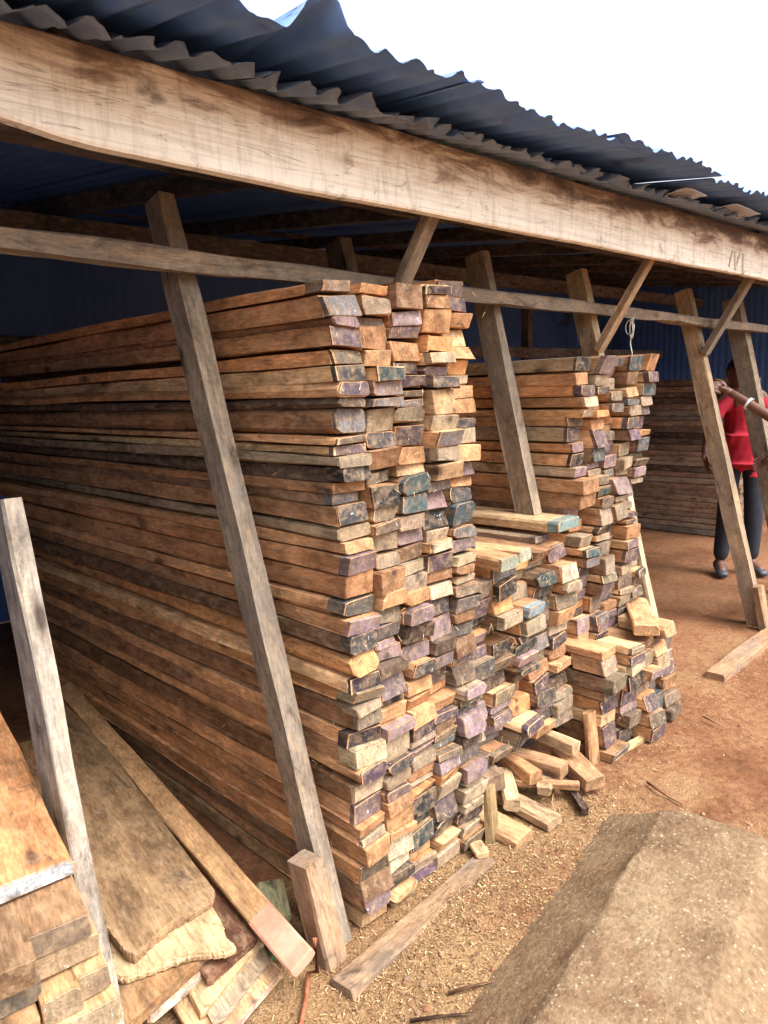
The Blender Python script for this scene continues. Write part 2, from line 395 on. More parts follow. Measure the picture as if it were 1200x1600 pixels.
def zup(x, y): return 2.205+.04*(x-1.2)-.0075*max(0, x-2.5)**1.5*.3+.12*(y-1.43)
def zlow(x, y): return 2.182+.034*(x-1.2)+.12*(y-1.43)+(-.16*max(0, 1.42-y))
def liftup(x, y):
    a = math.exp(-((x-.99)/.05)**4)*.048 - math.exp(-((x-.87)/.06)**2)*.022 - math.exp(-((x-.62)/.10)**2)*.02
    a += .016*noise.noise(Vector((x*3.1, 0, 4.5)))+.007*noise.noise(Vector((x*11, 0, 2)))
    return a*max(0, (1.40-y)/.3)
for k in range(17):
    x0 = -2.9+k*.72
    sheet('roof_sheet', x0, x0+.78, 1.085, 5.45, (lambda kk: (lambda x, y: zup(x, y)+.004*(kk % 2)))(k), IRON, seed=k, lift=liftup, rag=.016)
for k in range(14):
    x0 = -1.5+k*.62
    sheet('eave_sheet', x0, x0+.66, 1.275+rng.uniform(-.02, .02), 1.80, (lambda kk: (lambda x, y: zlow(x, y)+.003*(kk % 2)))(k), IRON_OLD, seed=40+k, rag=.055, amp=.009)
# back and side walls of iron sheet
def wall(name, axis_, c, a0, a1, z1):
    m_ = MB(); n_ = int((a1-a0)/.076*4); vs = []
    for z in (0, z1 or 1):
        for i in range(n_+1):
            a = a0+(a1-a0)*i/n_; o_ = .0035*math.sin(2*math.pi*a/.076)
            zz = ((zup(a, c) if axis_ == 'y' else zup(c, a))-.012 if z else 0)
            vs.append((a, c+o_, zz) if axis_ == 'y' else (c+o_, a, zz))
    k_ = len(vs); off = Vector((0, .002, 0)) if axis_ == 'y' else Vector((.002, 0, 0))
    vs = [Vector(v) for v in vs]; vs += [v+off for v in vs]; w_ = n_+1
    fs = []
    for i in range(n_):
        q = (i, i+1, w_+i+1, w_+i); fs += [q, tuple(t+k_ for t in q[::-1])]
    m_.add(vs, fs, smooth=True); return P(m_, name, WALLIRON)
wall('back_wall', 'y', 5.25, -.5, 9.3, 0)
wall('side_wall', 'x', -.5, .95, 5.25, 2.2)  # unseen, moved in and run forward to block light and darken the near stack
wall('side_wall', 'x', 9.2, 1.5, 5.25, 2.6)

# ------------------------------------------------------------------ planks
WT = [(s2l(202, 148, 96), 8), (s2l(184, 130, 80), 8), (s2l(156, 110, 72), 4), (s2l(210, 168, 116), 4), (s2l(132, 98, 72), 3), (s2l(164, 140, 112), 3), (s2l(98, 80, 68), 2), (s2l(208, 142, 78), 4)]
PT = [('mauve', s2l(142, 118, 124), 7), ('dark purple', s2l(90, 70, 82), 5), ('slate grey', s2l(108, 104, 104), 5), ('grey brown', s2l(150, 130, 106), 9),
      ('charcoal', s2l(64, 62, 64), 4), ('dark teal', s2l(56, 80, 84), 1.8), ('pale blue', s2l(112, 140, 152), .9), ('dusty pink', s2l(162, 132, 132), 3), ('pale beige', s2l(184, 164, 132), 5)]
def pick(r, tbl, ci=-1):
    tot = sum(t[-1] for t in tbl); a = r.uniform(0, tot)
    for t in tbl:
        a -= t[-1]
        if a <= 0: return t
    return tbl[0]
ONES = 'zeroth first second third fourth fifth sixth seventh eighth ninth tenth eleventh twelfth thirteenth fourteenth fifteenth sixteenth seventeenth eighteenth nineteenth'.split()
def ordn(n_):
    if n_ < 20: return ONES[n_]
    if n_ % 10 == 0: return {20: 'twentieth', 30: 'thirtieth', 40: 'fortieth'}[n_]
    return {2: 'twenty', 3: 'thirty', 4: 'forty'}[n_//10]+'-'+ONES[n_ % 10]
def plank(M, L, w_, t_, label, group, wt, paint=None, pl=.012, seg=8, bow=0.0, seed=None, skew=0.0, vskew=0.0, cat='plank', name='timber_plank', wob=.0018, ch=.0045, fray=0):
    """one plank: body mesh, with the painted end as its part. Origin at the near end."""
    seed = seed if seed is not None else rng.randrange(10**6)
    m_ = MB(); I = Matrix()
    G = bar(m_, L, w_, t_, I, wt, seed=seed, y0=(pl if paint else 0.0), seg=seg, bow=bow, skew=skew, vskew=vskew, wob=wob, ch=ch, fray=fray)
    o = m_.build(name, WOOD); o.matrix_world = M
    tag(o, label, cat, group)
    if paint:
        m2 = MB(); bar(m2, pl, w_, t_, I, paint, seed=seed, seg=2, bow=bow, skew=skew, vskew=vskew, wob=wob, ch=ch, gofs=G, caps=(True, False), edge=wt)
        m2.build('painted_end', PAINT, o)
    return o
rest = MB()                                       # the planks past the three hundred
def stack(name_txt, group, x0, widths, ztop, y_front, L, colnames, z0=0.0, tmean=.049, stag=.02, lean=0.0, indiv=lambda c, k: True, colz0=None, dlean=0.0, yaw=.006, seed=1, roll=.02, ptab=None, rake=0.0, pprob=.70, topcols=None):
    r = random.Random(seed); x = x0; cnt = 0
    for c, wd in enumerate(widths):
        zt = ztop[c]; zz0 = colz0[c] if colz0 else z0
        hgt = zt-zz0; nrow = max(1, round(hgt/tmean))
        th = [r.choice([.62, .8, .95, 1.05, 1.2, 1.42])*r.uniform(.92, 1.08) for _ in range(nrow)]; s_ = hgt/sum(th); th = [a*s_ for a in th]
        z = zz0; rows = []
        for k, t_ in enumerate(th): rows.append((z, t_)); z += t_
        yl = 0
        for k, (z, t_) in enumerate(rows):
            w_ = wd*r.uniform(.86, 1.0)
            yl = .5*yl+r.gauss(0, stag)
            y = y_front+max(-.06, min(.08, yl))+rake*z
            M = Matrix.Translation((x+wd/2+r.uniform(-.4, .4)*(wd-w_)+(lean+dlean*c)*z, y, z+.0015)) @ Matrix.Rotation(r.gauss(0, yaw), 4, 'Z') @ Matrix.Rotation(r.gauss(0, roll), 4, 'Y') @ Matrix.Rotation(r.gauss(0, .0022), 4, 'X')
            tt = t_-r.choice([.002, .003, .004, .006, .010])
            wt = pick(r, WT)[0]; k_ = r.uniform(.8, 1.3); wt = tuple(a*k_*r.uniform(.97, 1.03) for a in wt)
            pn, pc, _ = pick(r, ptab or PT); painted = r.random() < pprob
            pl = r.choice([.006, .01, .014, .02, .04, .07]) if painted else 0
            if c > 0: pl = min(pl, .03)
            k_ = r.choice([.38, .6, .8, 1.0, 1.1])*r.uniform(.85, 1.1); pc = tuple(a*k_*r.uniform(.95, 1.05) for a in pc)
            sd_ = r.randrange(10**6); skew = r.gauss(0, .07); vs_ = r.gauss(0, .2); bow = r.uniform(0, .0022) if c == 0 else .001
            n_ = nrow-k
            if indiv(c, z):
                look = ('%s ended plank' % pn) if painted else 'bare ended plank'
                o_ = plank(M, L+r.uniform(-.08, .08), w_, tt, '%s, %s from top, %s column of the %s' % (look, ordn(n_), colnames[c], name_txt), group,
                      wt, pc if painted else None, pl, seg=22 if c == 0 else 4, bow=bow, seed=sd_, skew=skew, vskew=vs_, ch=r.choice([.0012, .002, .002, .008]), wob=.0024)
                cnt += 1
            else:
                Lr = L+r.uniform(-.08, .08)
                G = bar(rest, Lr, w_, tt, M, wt, seed=sd_, y0=pl if painted else 0.0, seg=5, skew=skew, vskew=vs_)
                if painted:
                    q0 = len(rest.f); bar(rest, pl, w_, tt, M, pc, seed=sd_, seg=2, skew=skew, vskew=vs_, gofs=G, caps=(True, False), edge=wt)
                    for q in range(q0, len(rest.f)): rest.mi[q] = 1
        x += wd
    return cnt
C5 = ['leftmost', 'second', 'middle', 'fourth', 'rightmost']
tot = 0
tot += stack('tall near stack', 'planks in the tall near stack', 1.205, [.113, .113, .114, .113, .113], [1.765, 1.765, 1.775, 1.785, 1.81], 1.345, 2.62, C5, tmean=.0445, seed=11, stag=.014, lean=-.010)
tot += stack('low middle stack', 'planks in the low middle stack', 1.80, [.13, .13, .13, .13, .13], [.86, .89, .87, .90, .92], 1.42, 2.3, C5, z0=.17, tmean=.050, seed=12, stag=.032, yaw=.014, roll=.045, pprob=.75)
tot += stack('tall far stack', 'planks in the tall far stack', 2.575, [.108, .108, .108, .108, .108], [1.60, 1.605, 1.60, 1.61, 1.61], 1.46, 2.4, C5, colz0=[0, 0, 0, 0, 0], tmean=.05, seed=13, stag=.025, yaw=.01, dlean=.012, indiv=lambda c, z: False, pprob=.8)
tot += stack('small front stack', 'planks in the small front stack', 2.50, [.125, .125, .125, .125, .13], [.45, .44, .43, .47, .40], 1.26, .22, C5, tmean=.057, seed=14, stag=.025, yaw=.03, roll=.05, pprob=.7)
print('individual planks', tot)
# the stack in the gloom behind the two people: only its left side shows
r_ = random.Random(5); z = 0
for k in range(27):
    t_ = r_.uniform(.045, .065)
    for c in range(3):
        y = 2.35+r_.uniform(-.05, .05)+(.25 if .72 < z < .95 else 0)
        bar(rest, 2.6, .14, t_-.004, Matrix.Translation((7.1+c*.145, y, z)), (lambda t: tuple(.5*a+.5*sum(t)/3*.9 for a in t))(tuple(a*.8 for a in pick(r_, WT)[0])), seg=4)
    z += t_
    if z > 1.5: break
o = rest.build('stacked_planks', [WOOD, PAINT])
tag(o, 'remaining planks of the tall far stack and of the dim stack behind the people', 'planks', kind='stuff')

# bearers under the low stack
for k, y in enumerate((1.62, 2.5, 3.4)):
    m_ = MB(); bar(m_, .62, .09, .075, frame((1.86, y, .0), (2.48, y, .0)), WCOL['dark'], seg=3)
    bar(m_, .62, .09, .078, frame((1.86, y+.005, .083), (2.48, y+.005, .083)), WCOL['dark'], seg=3)
    o = m_.build('bearer', WOOD); tag(o, ['front', 'middle', 'rear'][k]+' pair of bearers crossing under the low middle stack', 'bearer', 'bearers under the low stack')

# a pale board on top of the low stack, running out under the leaning post
plank(Matrix.Translation((2.46, 1.43, .935)) @ Matrix.Rotation(R(3), 4, 'Z'), 1.7, .17, .04, 'weathered board with teal stained end on top of the low middle stack', None, s2l(190, 156, 112), s2l(110, 140, 140), .05, seg=8, name='topmost_board', cat='board')
for (x, y, yaw_, n_) in ((1.93, 1.34, -6, 'left'), (2.07, 1.37, 9, 'right')):
    plank(Matrix.Translation((x, y, .895)) @ Matrix.Rotation(R(yaw_), 4, 'Z'), 1.2, .09, .042, 'loose short plank lying askew on the low middle stack, the %s one' % n_, None, s2l(200, 150, 98), s2l(150, 160, 140), .01, name='loose_plank')

# ------------------------------------------------------------------ pile at the left edge, orange board on top
ROT = Matrix.Rotation(R(-9.2), 4, 'Z')
def corner_plank(px, py, ztop, w_, t_, L, label, wt, paint=None, pl=.01, rot=-9.2, group=None, name='timber_plank', cat='plank', pitch=0.0, roll=0.0, skew=0.0, **kw):
    c = onz(px, py, ztop)
    rm = Matrix.Rotation(R(rot), 4, 'Z') @ Matrix.Rotation(R(pitch), 4, 'X') @ Matrix.Rotation(R(roll), 4, 'Y')
    M = Matrix.Translation(c) @ rm @ Matrix.Translation((-w_/2, 0, -t_))
    return plank(M, L, w_, t_, label, group, wt, paint, pl, name=name, cat=cat, skew=skew, seg=kw.pop('seg', 12), **kw)
LG = 'planks in the left foreground pile'
corner_plank(113, 1345, .640, .135, .032, 2.3, 'orange plank with pale grey end, topmost in the left foreground pile', s2l(200, 134, 74), s2l(160, 164, 168), .004, group=LG, wob=.003, vskew=.1)
corner_plank(141, 1425, .605, .108, .045, 2.3, 'reddish brown plank just under the topmost plank of the left foreground pile', s2l(158, 118, 80), s2l(120, 100, 80), .004, group=LG)
corner_plank(58, 1497, .600, .11, .045, 2.3, 'brown plank left of the reddish one, cut off by the photo edge', s2l(140, 106, 74), None, 0, group=LG)
corner_plank(152, 1458, .555, .115, .045, 2.3, 'straw coloured plank with speckled end, third from top in the left foreground pile', s2l(198, 158, 106), s2l(160, 134, 100), .004, group=LG)
corner_plank(60, 1512, .550, .14, .060, 2.3, 'thick grey ended plank at the left edge of the left foreground pile', s2l(130, 108, 84), s2l(112, 104, 90), .004, group=LG)
corner_plank(168, 1508, .506, .058, .048, 2.3, 'right one of two narrow planks in the left foreground pile', s2l(196, 154, 102), s2l(150, 128, 98), .004, group=LG)
corner_plank(125, 1540, .506, .060, .050, 2.3, 'left one of two narrow planks in the left foreground pile', s2l(190, 146, 94), s2l(150, 128, 98), .004, group=LG)
corner_plank(186, 1560, .455, .13, .05, 2.3, 'wide plank with pale speckled end, lowest visible in the left foreground pile', s2l(194, 152, 100), s2l(158, 138, 106), .004, group=LG)
corner_plank(64, 1590, .485, .12, .05, 2.3, 'straw coloured plank below the thick grey ended one', s2l(188, 140, 90), None, 0, group=LG)
for k in range(4):
    for c in range(2):
        M = Matrix.Translation((.39-c*.135, 1.26, .02+k*.1)) @ ROT
        plank(M, 2.2, .125, .094, ('beam under the left foreground pile, %s layer, %s one' % (['bottom', 'second', 'third', 'upper'][k], ['right', 'left'][c])), 'beams under the left foreground pile', s2l(150, 110, 72), name='timber_beam', cat='beam')
# the short stake standing beside that pile
m_ = MB(); p = Vector((.535, 1.395, -.02)); q = Vector((.55, 1.72, 1.285))
bar(m_, (q-p).length, .047, .105, frame(p, q, (0, -1, 0)) @ Matrix.Translation((0, 0, -.10)), s2l(172, 160, 146), seg=20, wob=.002)
o = m_.build('wooden_stake', POSTW); tag(o, 'pale grey upright stake leaning between the left foreground pile and the wide boards', 'stake')

# ------------------------------------------------------------------ low heap of wide boards
HG = 'boards in the low heap'
def board(px, py, zt, w_, t_, L, label, wt, rot=-9.2, paint=None, pl=.01, **kw):
    return corner_plank(px, py, zt, w_, t_, L, label, wt, paint, pl, rot=rot, group=HG, name='wide_board', cat='board', **kw)
def outline_board(name, pix, zt, t_, tint, label, jag=.004, seed=0, group=HG):
    """flat board with the plan outline the photo shows, chipped and split where the outline says so"""
    rr = random.Random(seed); pts = []
    for i, (a, b, jg) in enumerate(pix):
        a2, b2, _ = pix[(i+1) % len(pix)]
        p, q = onz(a, b, zt), onz(a2, b2, zt); n_ = max(1, int((q-p).length/(.005 if jg else .05)))
        d = (q-p).normalized(); nrm = Vector((-d.y, d.x, 0))
        for k in range(n_):
            v = p.lerp(q, k/n_)+nrm*((rr.uniform(-jag, jag)*.5+jag*noise.noise(Vector((k*.35, i, seed)))) if jg else noise.noise(Vector((k*.4, i, seed)))*.003)
            pts.append(v)
    c = sum(pts, Vector())/len(pts); c.z = zt-t_; m_ = MB(); k = len(pts); vs = []; gs = []
    Ri = ROT.inverted()
    rr2 = [rr.uniform(.3, 1) for _ in pts]
    for (sc_, z) in ((1, -t_), (1, -t_*.5), (1, -.004), (.995, 0), (.7, .0008), (.35, 0)):
        for i, v in enumerate(pts):
            w_ = c+(v-c)*sc_; w_.z = zt+z
            if sc_ == 1 and z == -t_*.5: w_ += (v-c).normalized()*.004*rr2[i]
            vs.append(w_-c); g = Ri @ w_; gs.append((g.x+seed, g.y, g.z))
    fs = [(j*k+i, j*k+(i+1) % k, (j+1)*k+(i+1) % k, (j+1)*k+i) for j in range(5) for i in range(k)]
    fs += [tuple(reversed(range(k))), tuple(5*k+i for i in range(k))]
    m_.add(vs, fs, gs, tint)
    # orient outwards
    o = m_.build(name, WOOD); o.location = c
    bm = bmesh.new(); bm.from_mesh(o.data); bmesh.ops.recalc_face_normals(bm, faces=bm.faces[:]); bm.to_mesh(o.data); bm.free()
    return tag(o, label, 'board', group)
outline_board('wide_board', [(335, 1390, 0), (332, 1402, 1), (300, 1422, 1), (268, 1440, 1), (240, 1462, 1), (224, 1478, 1), (210, 1491, 1), (196, 1484, 1), (180, 1466, 1), (166, 1448, 1), (158, 1418, 1), (150, 1405, 0), (60, 1070, 0), (99, 1078, 0)], .165, .026,
    s2l(150, 118, 82), 'wide dirty brown board with chipped corner on top of the low heap', seed=3)
outline_board('wide_board', [(368, 1478, 1), (350, 1486, 1), (300, 1490, 1), (262, 1502, 1), (225, 1516, 1), (196, 1526, 1), (180, 1524, 1), (172, 1470, 0), (150, 1350, 0), (240, 1280, 0), (325, 1405, 0), (345, 1438, 1), (352, 1462, 1)], .134, .020,
    s2l(196, 164, 118), 'splintered pale board just under the wide dirty board', jag=.003, seed=5)
board(345, 1500, .110, .25, .030, 1.6, 'thin dark edged board with frayed end in the low heap', s2l(168, 124, 78), rot=-11, skew=.4)
board(350, 1512, .078, .20, .026, 1.7, 'board with white dabs on its end in the low heap', s2l(182, 134, 84), rot=-13, skew=.35, paint=s2l(214, 190, 170), pl=.006)
board(408, 1472, .086, .16, .026, 1.7, 'reddish brown board beside the pink ended plank', s2l(116, 76, 54), rot=-8, skew=.3)
board(427, 1492, .058, .22, .020, 1.5, 'cream board with weathered edge low in the heap', s2l(214, 180, 128), rot=-10, skew=.5)
board(460, 1535, .036, .26, .018, 1.5, 'lowest board of the heap with pinkish end touching the earth', s2l(206, 160, 112), rot=-7, paint=s2l(214, 172, 156), pl=.005, skew=.4)
board(440, 1515, .0465, .20, .010, 1.4, 'thin grey board sandwiched low in the heap', s2l(170, 150, 124), rot=-10, skew=.5)
# pink-ended plank leaning along the heap
p, q = onz(470, 1502, .12), onz(99, 1072, .20)
M = frame(p, q) @ Matrix.Rotation(R(-26), 4, 'Y') @ Matrix.Translation((0, 0, -.03))
PINK = plain('pink_paint', s2l(196, 132, 108), s2l(214, 162, 138), 16, .6, .001)
o = plank(M, (q-p).length, .072, .030, 'long slim plank with salmon pink painted end leaning beside the low heap', None, s2l(200, 152, 98), s2l(236, 190, 172), .21, name='long_plank', seg=14)
o.children[0].data.materials.clear(); o.children[0].data.materials.append(PINK)
# bits under its end
o = plank(Matrix.Translation(onz(438, 1500, .03)) @ Matrix.Rotation(R(-28), 4, 'Z'), .2, .05, .02, 'small green painted batten under the pink plank end', None, s2l(40, 96, 50), s2l(30, 120, 50), .06, name='green_batten', cat='batten')
plank(Matrix.Translation(onz(432, 1445, .05)) @ Matrix.Rotation(R(-30), 4, 'Z'), .16, .08, .025, 'mossy grey offcut in the gap beside the tall near stack', None, s2l(150, 148, 110), name='timber_offcut', cat='offcut')

# ------------------------------------------------------------------ stubs, sills, offcuts, root
def piece(name, p, q, w_, t_, wt, label, cat, up=(0, 0, 1), mat=POSTW, seg=6, wob=.003, group=None, ch=.005):
    m_ = MB(); p = Vector(p); q = Vector(q)
    M = frame(p, q, up); MI = M.inverted()
    bar(m_, (q-p).length, w_, t_, Matrix(), wt, seg=seg, wob=wob, ch=ch)
    o = m_.build(name, mat); o.matrix_world = M; return tag(o, label, cat, group)
piece('wooden_stub', (1.085, 1.385, -.02), (1.055, 1.43, .275), .062, .085, s2l(164, 128, 96), 'short worn stub nailed in at the foot of the leaning post', 'stub', (0, -1, 0))
piece('wooden_stub', (4.54, 1.335, -.02), (4.52, 1.385, .26), .07, .05, s2l(188, 142, 94), 'short tan stub at the foot of the post the hand holds', 'stub', (0, -1, 0))
piece('sill_board', (1.03, 1.232, -.018), (1.70, 1.270, -.030), .080, .034, s2l(150, 118, 86), 'dusty sill board half sunk in front of the tall near stack', 'sill')
piece('sill_board', (3.60, 1.262, -.018), (6.1, 1.24, -.012), .10, .045, s2l(190, 138, 88), 'sill board in front of the post the hand holds', 'sill', seg=14)
def off(px, py, L, w_, t_, yaw_, wt, label, z=.0, tip=0.0, name='timber_offcut'):
    c = onz(px, py, z+t_); d = Vector((math.sin(R(yaw_)), math.cos(R(yaw_)), tip))
    c.z = z
    return piece(name, c, c+d*L, w_, t_, wt, label, 'offcut', mat=WOOD, group='offcuts before the low stack', seg=3)
off(820, 1305, .26, .085, .036, 3, s2l(206, 156, 104), 'flat tan offcut nearest the concrete slab, left of the grey one')
off(868, 1278, .34, .075, .036, 5, s2l(176, 146, 108), 'long flat grey offcut pointing at the concrete slab', z=.004)
off(915, 1262, .25, .03, .028, 40, s2l(92, 72, 62), 'thin dark offcut right of the long flat grey one', z=.002)
off(930, 1215, .22, .09, .05, 24, s2l(190, 142, 96), 'thick dusty offcut against the small front stack', z=.02, tip=.12)
off(905, 1222, .26, .035, .03, -34, s2l(178, 130, 88), 'thin orange batten offcut on the rubble', z=.035)
off(850, 1230, .22, .05, .035, 62, s2l(176, 142, 104), 'pale offcut lying crosswise before the low stack', z=.03)
off(800, 1250, .22, .06, .045, 48, s2l(196, 164, 122), 'pale offcut lying crosswise beside the tall near stack', z=.03)
off(838, 1205, .2, .06, .05, 15, s2l(186, 132, 82), 'blocky brown offcut under the low stack', z=.06)
off(882, 1195, .2, .07, .05, -8, s2l(178, 134, 92), 'blocky tan offcut under the low stack end', z=.06)
off(775, 1212, .2, .075, .06, 22, s2l(150, 122, 96), 'blocky grey offcut tucked beside the tall near stack', z=.09)
off(900, 1160, .16, .05, .05, 4, s2l(200, 166, 122), 'small pale cut block between the low and small stacks', z=.11)
off(755, 1335, .07, .045, .012, 30, s2l(196, 156, 108), 'small pale chip of board at the tall near stack foot', z=.012)
piece('wood_sliver', onz(955, 1188, .0), onz(1010, 1150, .0)+Vector((0, 0, .004)), .035, .012, s2l(222, 190, 130), 'pale splintered sliver lying before the small front stack', 'sliver', mat=WOOD, wob=.005)
piece('wooden_stake', (2.47, 1.335, -.02), (2.475, 1.36, .20), .07, .035, s2l(186, 136, 86), 'flat upright stake between the low and small front stacks', 'stake', (0, -1, 0), mat=WOOD)
piece('wooden_stake', (1.79, 1.325, -.02), (1.79, 1.34, .19), .045, .025, s2l(150, 124, 80), 'flat yellowish stake at the right foot of the tall near stack', 'stake', (0, -1, 0), mat=WOOD)
# loose planks atop the small front stack
plank(Matrix.Translation((2.78, 1.25, .455)) @ Matrix.Rotation(R(-58), 4, 'Z'), .42, .10, .045, 'stout short plank lying crosswise on the small front stack', None, s2l(206, 156, 104), name='loose_plank')

def tube(mb_, pts, rads, n_=7, tint=(1, 1, 1)):
    vs = []; gs = []
    for k, p in enumerate(pts):
        d = (Vector(pts[min(k+1, len(pts)-1)])-Vector(pts[max(k-1, 0)])).normalized()
        a = d.cross(Vector((.3, .2, .93))).normalized(); b = d.cross(a)
        for i in range(n_):
            t = 2*math.pi*i/n_; v = Vector(p)+(a*math.cos(t)+b*math.sin(t))*rads[k]; vs.append(v); gs.append((math.cos(t)*rads[k], k*.05, math.sin(t)*rads[k]))
    fs = [(k*n_+i, k*n_+(i+1) % n_, (k+1)*n_+(i+1) % n_, (k+1)*n_+i) for k in range(len(pts)-1) for i in range(n_)]
    fs += [tuple(reversed(range(n_))), tuple((len(pts)-1)*n_+i for i in range(n_))]
    mb_.add(vs, fs, gs, tint, smooth=True)
def tubething(name, pts, r0, r1, mat, label, cat, tint=(1, 1, 1)):
    m_ = MB(); k = len(pts); tube(m_, pts, [r0+(r1-r0)*i/(k-1) for i in range(k)], tint=tint)
    o = m_.build(name, mat); return tag(o, label, cat)
RUST = plain('rusty_iron', s2l(120, 66, 40), s2l(160, 100, 68), 60, .8, .002)
tubething('rusty_rod', [Vector((1.02, 1.315, .11)), Vector((.995, 1.28, .05)), onz(482, 1520, .015), onz(478, 1560, .01), onz(470, 1600, .008), onz(452, 1640, .008)], .007, .006, RUST, 'bent rusty rod lying on the earth by the stub', 'rod')
def stick(pix, r0, tint, label, z=.008):
    pts = [onz(a, b, z+.006*math.sin(i*2)) for i, (a, b) in enumerate(pix)]
    return tubething('dry_stick', pts, r0, r0*.5, WOOD, label, 'stick', tint)
stick([(1012, 1222), (1030, 1235), (1048, 1247), (1068, 1257)], .006, s2l(150, 104, 70), 'thin dry stick on the bare earth beyond the concrete slab')
stick([(700, 1552), (730, 1543), (760, 1536), (790, 1530)], .005, s2l(96, 66, 46), 'dark curved stick left of the concrete slab')
stick([(640, 1595), (690, 1588), (740, 1584), (760, 1580)], .005, s2l(70, 50, 40), 'dark stick at the bottom edge left of the concrete slab')
stick([(1100, 1120), (1120, 1130), (1135, 1138)], .005, s2l(170, 126, 82), 'short stick on the earth right of the small front stack')
stick([(870, 1140+70), (862, 1255), (875, 1290)], .004, s2l(190, 150, 96), 'bent twig sticking out between the offcuts')

# ------------------------------------------------------------------ concrete slab
def slab():
    m_ = MB(); rr = random.Random(3)
    ax = Vector((.990, .138, 0)).normalized(); ay = Vector((-ax.y, ax.x, 0))
    o0 = Vector((1.22, .612, 0))             # centre line start
    L0, L1, W = -1.3, .88, .158
    out = []
    n_ = 70
    for i in range(n_): out.append((L0+(L1-.02-L0)*i/n_, -W))
    for i in range(22):
        t = -math.pi/2+math.pi*i/22; e = .42
        c_, s_ = math.cos(t), math.sin(t)
        out.append((L1+W*.78*math.copysign(abs(c_)**e, c_), W*math.copysign(abs(s_)**e, s_)))
    for i in range(n_): out.append((L1-(L1-L0)*i/n_, W))
    for i in range(8): out.append((L0, W-2*W*i/8))
    rings = [(1.85, -.03), (1.62, .008), (1.42, .036), (1.22, .068), (1.08, .090), (1.02, .100), (.985, .107), (.94, .110), (.88, .111), (.78, .112), (.66, .112), (.54, .112), (.42, .112), (.30, .112), (.18, .112), (.07, .112), (.0, .112)]
    vs = []
    for (s_, z) in rings:
        for (a, b) in out:
            bb = b*s_ ; aa = a if a < L1 else L1+(a-L1)*(1+(s_-1)*.6)
            if s_ > 1 : bb = b+math.copysign((s_-1)*.28, b) if abs(b) > .01 else b
            p = o0+ax*aa+ay*bb+Vector((0, 0, z))
            k_ = (.010 if .08 < z < .109 else .005) if z > .05 else .006
            nn = noise.fractal(p*9, 1, 2, 4)*k_; n2 = noise.noise(p*40)*.0025+noise.noise(p*90)*.0015
            p += Vector((0, 0, nn+n2)); p += (ay*(1 if b > 0 else -1))*((noise.fractal(p*7+Vector((5, 5, 5)), 1, 2, 4)*.010+n2) if s_ > .9 else 0)
            vs.append(p)
    k_ = len(out); fs = []
    for j in range(len(rings)-1):
        for i in range(k_): fs.append((j*k_+i, j*k_+(i+1) % k_, (j+1)*k_+(i+1) % k_, (j+1)*k_+i))
    m_.add(vs, fs, smooth=True)
    o = m_.build('concrete_slab', CONC)
    bm = bmesh.new(); bm.from_mesh(o.data); bmesh.ops.remove_doubles(bm, verts=bm.verts, dist=.0008); bm.to_mesh(o.data); bm.free()
    return o
tag(slab(), 'thick worn concrete slab with rounded end on the earth at the lower right', 'slab')

# ------------------------------------------------------------------ rope loop, plastic scraps
ROPE = plain('rope', s2l(196, 200, 198), s2l(224, 224, 216), 30)
m_ = MB()
x = 3.42; pts = []
def loop(c, w_, h_, dx):
    return [Vector((c[0]+dx*math.sin(t*math.pi/8), c[1]+w_*math.sin(t*math.pi/8), c[2]-h_*(1-math.cos(t*math.pi/8))/2)) for t in range(17)]
tube(m_, loop((3.42, 1.66, 1.80), .02, .10, .02), [.0028]*17, 6)
tube(m_, loop((3.42, 1.67, 1.79), .028, .07, .012), [.0025]*17, 6)
tube(m_, [Vector((3.43, 1.665, 1.80-.018*k)) + Vector((.004*math.sin(k*.7), .004*math.cos(k), 0)) for k in range(22)], [.003]*22, 6)
o = m_.build('rope_loop', ROPE); tag(o, 'pale rope looped over the rail and hanging beside the tall far stack', 'rope')
SCRAP = plain('white_plastic', s2l(228, 228, 226), s2l(240, 240, 238), 12, .5)
_nt = SCRAP.node_tree; _p = _nt.nodes['Principled BSDF']; _tr = N(_nt, 'ShaderNodeBsdfTranslucent'); _tr.inputs[0].default_value = (.85, .85, .84, 1)
_mx = N(_nt, 'ShaderNodeMixShader'); _mx.inputs[0].default_value = .65; _nt.links.new(_p.outputs[0], _mx.inputs[1]); _nt.links.new(_tr.outputs[0], _mx.inputs[2])
_nt.links.new(_mx.outputs[0], _nt.nodes['Material Output'].inputs[0])
def scrap(cx, cy, cz, a, b, h, seed, label):
    m_ = MB(); n_ = 10; vs = []
    for j in range(n_+1):
        for i in range(n_+1):
            u, v = i/n_-.5, j/n_-.5
            vs.append((cx+u*a, cy+v*b, cz+h*(1-(2*u)**2)*(1-(2*v)**2)+.004*noise.noise(Vector((u*5, v*5, seed)))))
    k_ = len(vs); vs += [(p[0], p[1], p[2]-.003) for p in vs]
    fs = []
    for j in range(n_):
        for i in range(n_):
            q = (j*(n_+1)+i, j*(n_+1)+i+1, (j+1)*(n_+1)+i+1, (j+1)*(n_+1)+i); fs.append(q); fs.append(tuple(t+k_ for t in q[::-1]))
    edge = [i for i in range(n_+1)] + [(j+1)*(n_+1)+n_ for j in range(n_)] + [n_*(n_+1)+n_-1-i for i in range(n_)] + [(n_-1-j)*(n_+1) for j in range(n_-1)]
    for i in range(len(edge)): a_, b_ = edge[i], edge[(i+1) % len(edge)]; fs.append((a_, a_+k_, b_+k_, b_))
    m_.add(vs, fs, smooth=True); o = m_.build('plastic_scrap', SCRAP); return tag(o, label, 'scrap', 'scraps caught between the roof sheets')
scrap(2.98, 1.235, zlow(2.98, 1.235)+.020, .16, .10, .022, 1, 'crumpled white plastic scrap between the roof sheets, left of two')
